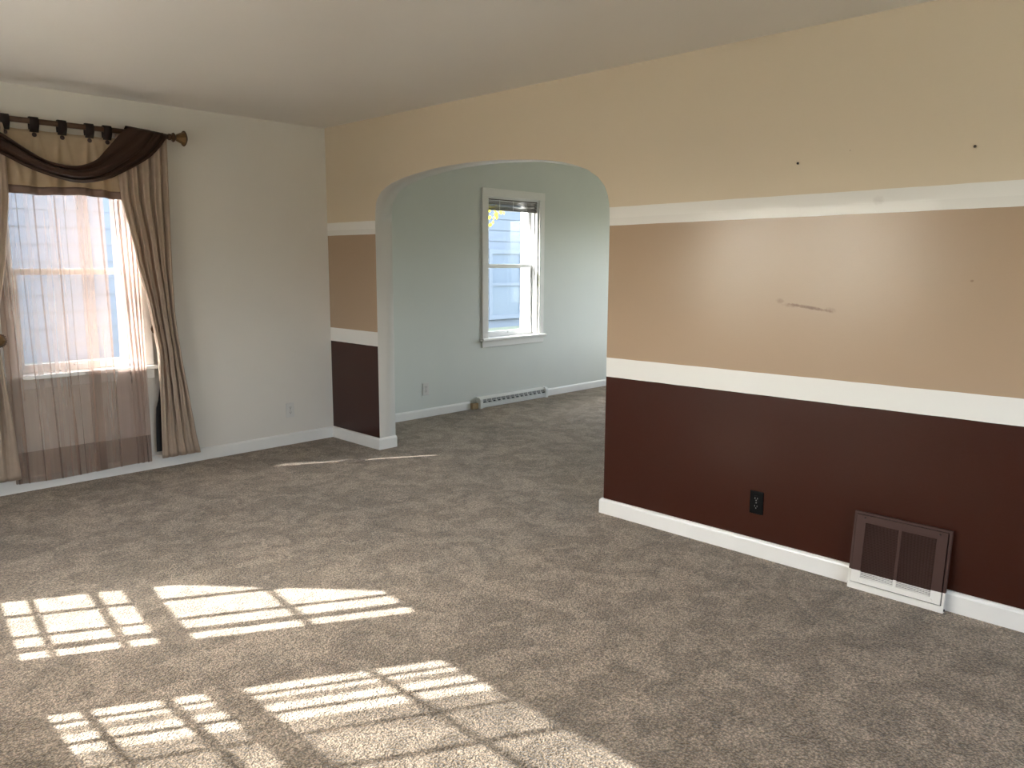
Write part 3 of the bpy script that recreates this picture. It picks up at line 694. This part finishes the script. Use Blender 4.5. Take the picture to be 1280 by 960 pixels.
for key, m in (('b', M_regb), ('w', M_regw)):
    bm = new_bm(); ww = (ix1 - ix0) / 2 - 0.006
    vv = [(0, -0.0022, -pitch * 0.34), (ww, -0.0022, -pitch * 0.34), (ww, 0.0025, pitch * 0.02), (0, 0.0025, pitch * 0.02)]
    a = [bm.verts.new(p) for p in vv]; b_ = [bm.verts.new((p[0], p[1] + 0.0008, p[2] + 0.0012)) for p in vv]
    bm.faces.new(a); bm.faces.new(b_)
    for i in range(4): bm.faces.new((a[i], a[(i + 1) % 4], b_[(i + 1) % 4], b_[i]))
    bmesh.ops.recalc_face_normals(bm, faces=bm.faces[:]); sl[key] = mesh('louver', bm, m)
for x in (ix0, xc + 0.006):
    for k in range(NS):
        z = iz0 + pitch * (k + 0.5); obj('louver', sl['w' if z < 0.0865 else 'b'], None, reg, loc=(x, 0, z))
for x, z in ((fx0 + 0.035, fz1 - 0.012), (fx1 - 0.03, fz1 - 0.012), (fx0 + 0.035, fz0 + 0.012), (fx1 - 0.035, fz0 + 0.012)):
    bm = new_bm(); lathe(bm, [(0.0035, 0.0042), (0.0052, 0.0036), (0.0056, 0.001)], (x, 0, z), (0, -1, 0), 10); obj('screw', bm, M_regw if z < 0.0865 else M_dark, reg)
for x, y in ((-hwid, 0), (hwid, 0)):
    bm = new_bm(); s = -1 if x < 0 else 1; lathe(bm, [(0.0, 0.006), (0.003, 0.005), (0.004, 0.002)], (x - s * 0.0002, 0.010, 0.02 if s < 0 else 0.012), (s, 0, 0), 8); obj('corner_peg', bm, M_dark, reg)

# ------------------------------------------------------------------ electric baseboard heater and wooden block beyond the arch
M_heat = mat('heater_enamel', (0.70, 0.70, 0.67), 0.4, noise=(12, 0.04))
M_fin = mat('heater_grille_grey', (0.33, 0.33, 0.32), 0.4, 0.3)
hx0, hx1 = 1.70, 2.69
ht = tag(empty('baseboard_heater', ((hx0 + hx1) / 2, FAR_Y, 0)), 'low white electric heater on the floor under the far window', 'heater')
L2 = (hx1 - hx0) / 2
bm = new_bm(); extrude_poly(bm, [(0, 0.004), (-0.058, 0.004), (-0.062, 0.014), (-0.062, 0.048), (-0.045, 0.050), (-0.045, 0.090), (-0.030, 0.104), (0, 0.108)], 'x', -L2 + 0.025, L2 - 0.025); obj('body', bm, M_heat, ht)
for s in (-1, 1):
    bm = new_bm(); a, b_ = (L2 - 0.035, L2) if s > 0 else (-L2, -L2 + 0.035)
    extrude_poly(bm, [(0, 0.0), (-0.064, 0.0), (-0.066, 0.012), (-0.066, 0.085), (-0.050, 0.106), (0, 0.112)], 'x', a, b_); obj('end_cap', bm, M_heat, ht)
bm = new_bm(); box(bm, -L2 + 0.035, L2 - 0.035, -0.0475, -0.0448, 0.051, 0.062); obj('outlet_slot', bm, M_slot, ht)
nfin = 14; bm = new_bm(); box(bm, -0.011, 0.011, -0.060, -0.046, 0.049, 0.0625); f_me = mesh('divider', bm, M_heat)
bm = new_bm(); box(bm, -0.026, 0.026, -0.0485, -0.0448, 0.066, 0.086); g_me = mesh('grille_bar', bm, M_fin)
step = (2 * L2 - 0.07) / nfin
for k in range(nfin):
    x = -L2 + 0.035 + step * (k + 0.5); obj('grille_bar', g_me, None, ht, loc=(x, 0, 0))
    if k: obj('divider', f_me, None, ht, loc=(x - step / 2, 0, 0))
M_wood = mat('raw_pine', (0.42, 0.29, 0.15), 0.6, noise=(40, 0.25))
bm = new_bm(); box(bm, -0.036, 0.036, -0.044, -0.001, 0.0, 0.058); bevel(bm, 0.004, 2); blk = obj('pine_block', bm, M_wood, None, loc=(1.655, FAR_Y, 0))
tag(blk, 'small raw pine block on the carpet left of the floor heater', 'wood block')

# ------------------------------------------------------------------ nails in the banded wall
M_nail = mat('dark_nail', (0.05, 0.04, 0.035), 0.4, 0.6)
for (y, z, lab) in ((-3.834, 1.862, 'small dark nail in the cream band nearer the arch'), (-4.538, 1.868, 'small dark nail in the cream band above the air register')):
    bm = new_bm(); lathe(bm, [(0.0, 0.0025), (0.009, 0.0025), (0.0092, 0.0055), (0.011, 0.0055), (0.0115, 0.003)], (0, 0, 0), (-1, -0.15, 0.2), 10)
    tag(obj('nail', bm, M_nail, None, loc=(0.0, y, z)), lab, 'nail', 'nails in the cream band')

# ------------------------------------------------------------------ outdoors: lawn, neighbour's sided house, yellow-leaved sapling
M_grass = mat('lawn', (0.15, 0.155, 0.10), 0.9, noise=(3, 0.4))
bm = new_bm(); box(bm, -40, 40, -40, 40, -0.75, -0.45); struct('ground', bm, M_grass, 'green lawn outside the windows', 'lawn')
M_bounce = mat('pale_bounce_slab', (0.46, 0.44, 0.41), 0.85, noise=(1.5, 0.12))
bm = new_bm(); box(bm, -12.5, -4.5, -16, 3.5, -0.449, -0.43); struct('bounce_slab', bm, M_bounce, 'pale slab added unseen outside the side windows to bounce sunlight', 'bounce_slab')  # added unseen reflector: throws sunlight up through the side windows
NY = 4.5
M_siding = mat('blue_white_siding', (0.085, 0.108, 0.142), 0.6, noise=(2, 0.05))
M_trimw = mat('house_trim', (0.10, 0.125, 0.16), 0.6, noise=(4, 0.05))
M_conc = mat('house_foundation', (0.16, 0.18, 0.14), 0.9, noise=(4, 0.2))
M_roof = mat('asphalt_roof', (0.09, 0.085, 0.08), 0.9, noise=(8, 0.3))
M_pane = mat('dark_house_pane', (0.10, 0.13, 0.17), 0.1)
hs_ = tag(empty('neighbor_house', (4.5, NY, -0.45)), 'pale blue house with lap siding outside the windows', 'house')
HX = 7.5
bm = new_bm(); box(bm, -HX, HX, 0.06, 6.0, 0.0, 3.75); obj('body', bm, M_siding, hs_)
bm = new_bm(); box(bm, -HX - 0.02, HX + 0.02, 0.0, 0.06, 0.0, 0.72); obj('foundation', bm, M_conc, hs_)
bm = new_bm(); extrude_poly(bm, [(0.06, 0.0), (0.035, 0.0), (0.05, 0.198), (0.06, 0.198)], 'x', -HX, HX); sb = mesh('siding_board', bm, M_siding)
for k in range(16): obj('siding_board', sb, None, hs_, loc=(0, 0, 0.72 + 0.19 * k))
bm = new_bm(); extrude_poly(bm, [(-0.35, 3.72), (3.0, 5.4), (6.4, 3.72), (6.4, 3.82), (3.0, 5.52), (-0.35, 3.82)], 'x', -HX - 0.25, HX + 0.25); obj('roof', bm, M_roof, hs_)
for (a, b_, za, zb) in ((1.66, 2.38, 0.95, 2.02), (-2.9, -2.0, 1.6, 2.9)):
    bm = new_bm(); ringbox(bm, a - 0.08, b_ + 0.08, za - 0.08, zb + 0.08, 0.08, -0.03, 0.03); wf = obj('window_frame', bm, M_trimw, hs_)
    bm = new_bm(); box(bm, a, b_, 0.0, 0.012, za, zb); obj('pane', bm, M_pane, wf)
    bm = new_bm(); box(bm, a, b_, -0.02, 0.0, (za + zb) / 2 - 0.025, (za + zb) / 2 + 0.025); obj('meeting_rail', bm, M_trimw, wf)

M_bark = mat('sapling_bark', (0.12, 0.09, 0.06), 0.9, noise=(20, 0.3))
M_leaf = cloth('yellow_leaf', (0.70, 0.58, 0.04), 0.45, 200, 0.25)
tr = tag(empty('yellow_sapling', (3.02, 2.2, -0.45)), 'slender sapling with yellow autumn leaves outside the far window', 'tree')
bm = new_bm(); tube(bm, [(0, 0, 0), (0.02, 0.02, 1.0), (-0.02, 0.0, 2.0), (0.0, 0.02, 3.0), (0.03, 0, 3.5)], [0.035, 0.03, 0.024, 0.016, 0.008]); obj('trunk', bm, M_bark, tr, True)
brs = [((0.0, 0.01, 2.40), (0.5, -0.03, 2.63), (1.03, -0.05, 2.58)), ((0, 0.01, 2.7), (0.35, 0.05, 2.95), (0.8, 0.1, 3.05)), ((0, 0, 2.6), (-0.4, 0.1, 2.85), (-0.8, 0.15, 2.95)), ((0, 0, 2.9), (0.1, -0.3, 3.1), (0.2, -0.6, 3.2))]
bml = new_bm()
for br in brs:
    bm = new_bm(); tube(bm, br, [0.012, 0.008, 0.004]); obj('branch', bm, M_bark, tr, True)
    for k in range(60):
        t = random.uniform(0.3, 1.08); a, b_, c_ = (Vector(q) for q in br)
        p_ = a.lerp(b_, t * 2) if t < 0.5 else b_.lerp(c_, t * 2 - 1)
        p_ += Vector((random.gauss(0, 0.07), random.gauss(0, 0.07), random.gauss(-0.04, 0.07)))
        d_ = Vector((random.gauss(0, 0.6), random.gauss(0, 0.6), -1)).normalized(); s_ = d_.cross(Vector((random.random(), random.random(), 0.2))).normalized()
        L = random.uniform(0.05, 0.085); nn = d_.cross(s_) * 0.008
        vs_ = [p_, p_ + d_ * L * 0.35 + s_ * L * 0.3 + nn, p_ + d_ * L * 0.75 + s_ * L * 0.2, p_ + d_ * L, p_ + d_ * L * 0.75 - s_ * L * 0.2, p_ + d_ * L * 0.35 - s_ * L * 0.3 + nn]
        bml.faces.new([bml.verts.new(q) for q in vs_])
fo = obj('foliage', bml, M_leaf, tr); fo['kind'] = 'stuff'

# ------------------------------------------------------------------ light portals in the window openings (guide the sky light only)
def portal(name, loc, rot, sx, sy):
    ld = bpy.data.lights.new(name, 'AREA'); ld.shape = 'RECTANGLE'; ld.size = sx; ld.size_y = sy; ld.cycles.is_portal = True
    o = bpy.data.objects.new(name, ld); C.objects.link(o); o.location = loc; o.rotation_euler = rot
def at(p, d, x): return p + d * x
portal('portal_1', ((W1['x0'] + W1['x1']) / 2, 0.22, 1.375), (R(-90), 0, 0), 0.72, 1.32)
portal('portal_2', ((W2['x0'] + W2['x1']) / 2, FAR_Y + 0.22, 1.355), (R(-90), 0, 0), 0.72, 1.36)
q = p0 + A_dir * ((WA[0] + WA[1]) / 2) - A_n * 0.12
portal('portal_3', (q.x, q.y, 1.52), (R(90), 0, angA), 0.6, 1.12)
portal('portal_4', (SX - 0.12, -2.05 - 0.57, 1.47), (R(90), 0, R(-90)), 0.94, 1.02)
portal('portal_6', (0.15 - 2.1, BY - 0.17, 1.425), (R(90), 0, 0), 2.2, 1.35)
portal('portal_7', (EX + 0.17, 0.3 - 2.25, 1.425), (R(90), 0, R(90)), 1.9, 1.35)
portal('portal_8', (4.65, FAR_Y + 0.22, 1.3), (R(-90), 0, 0), 1.1, 1.5)
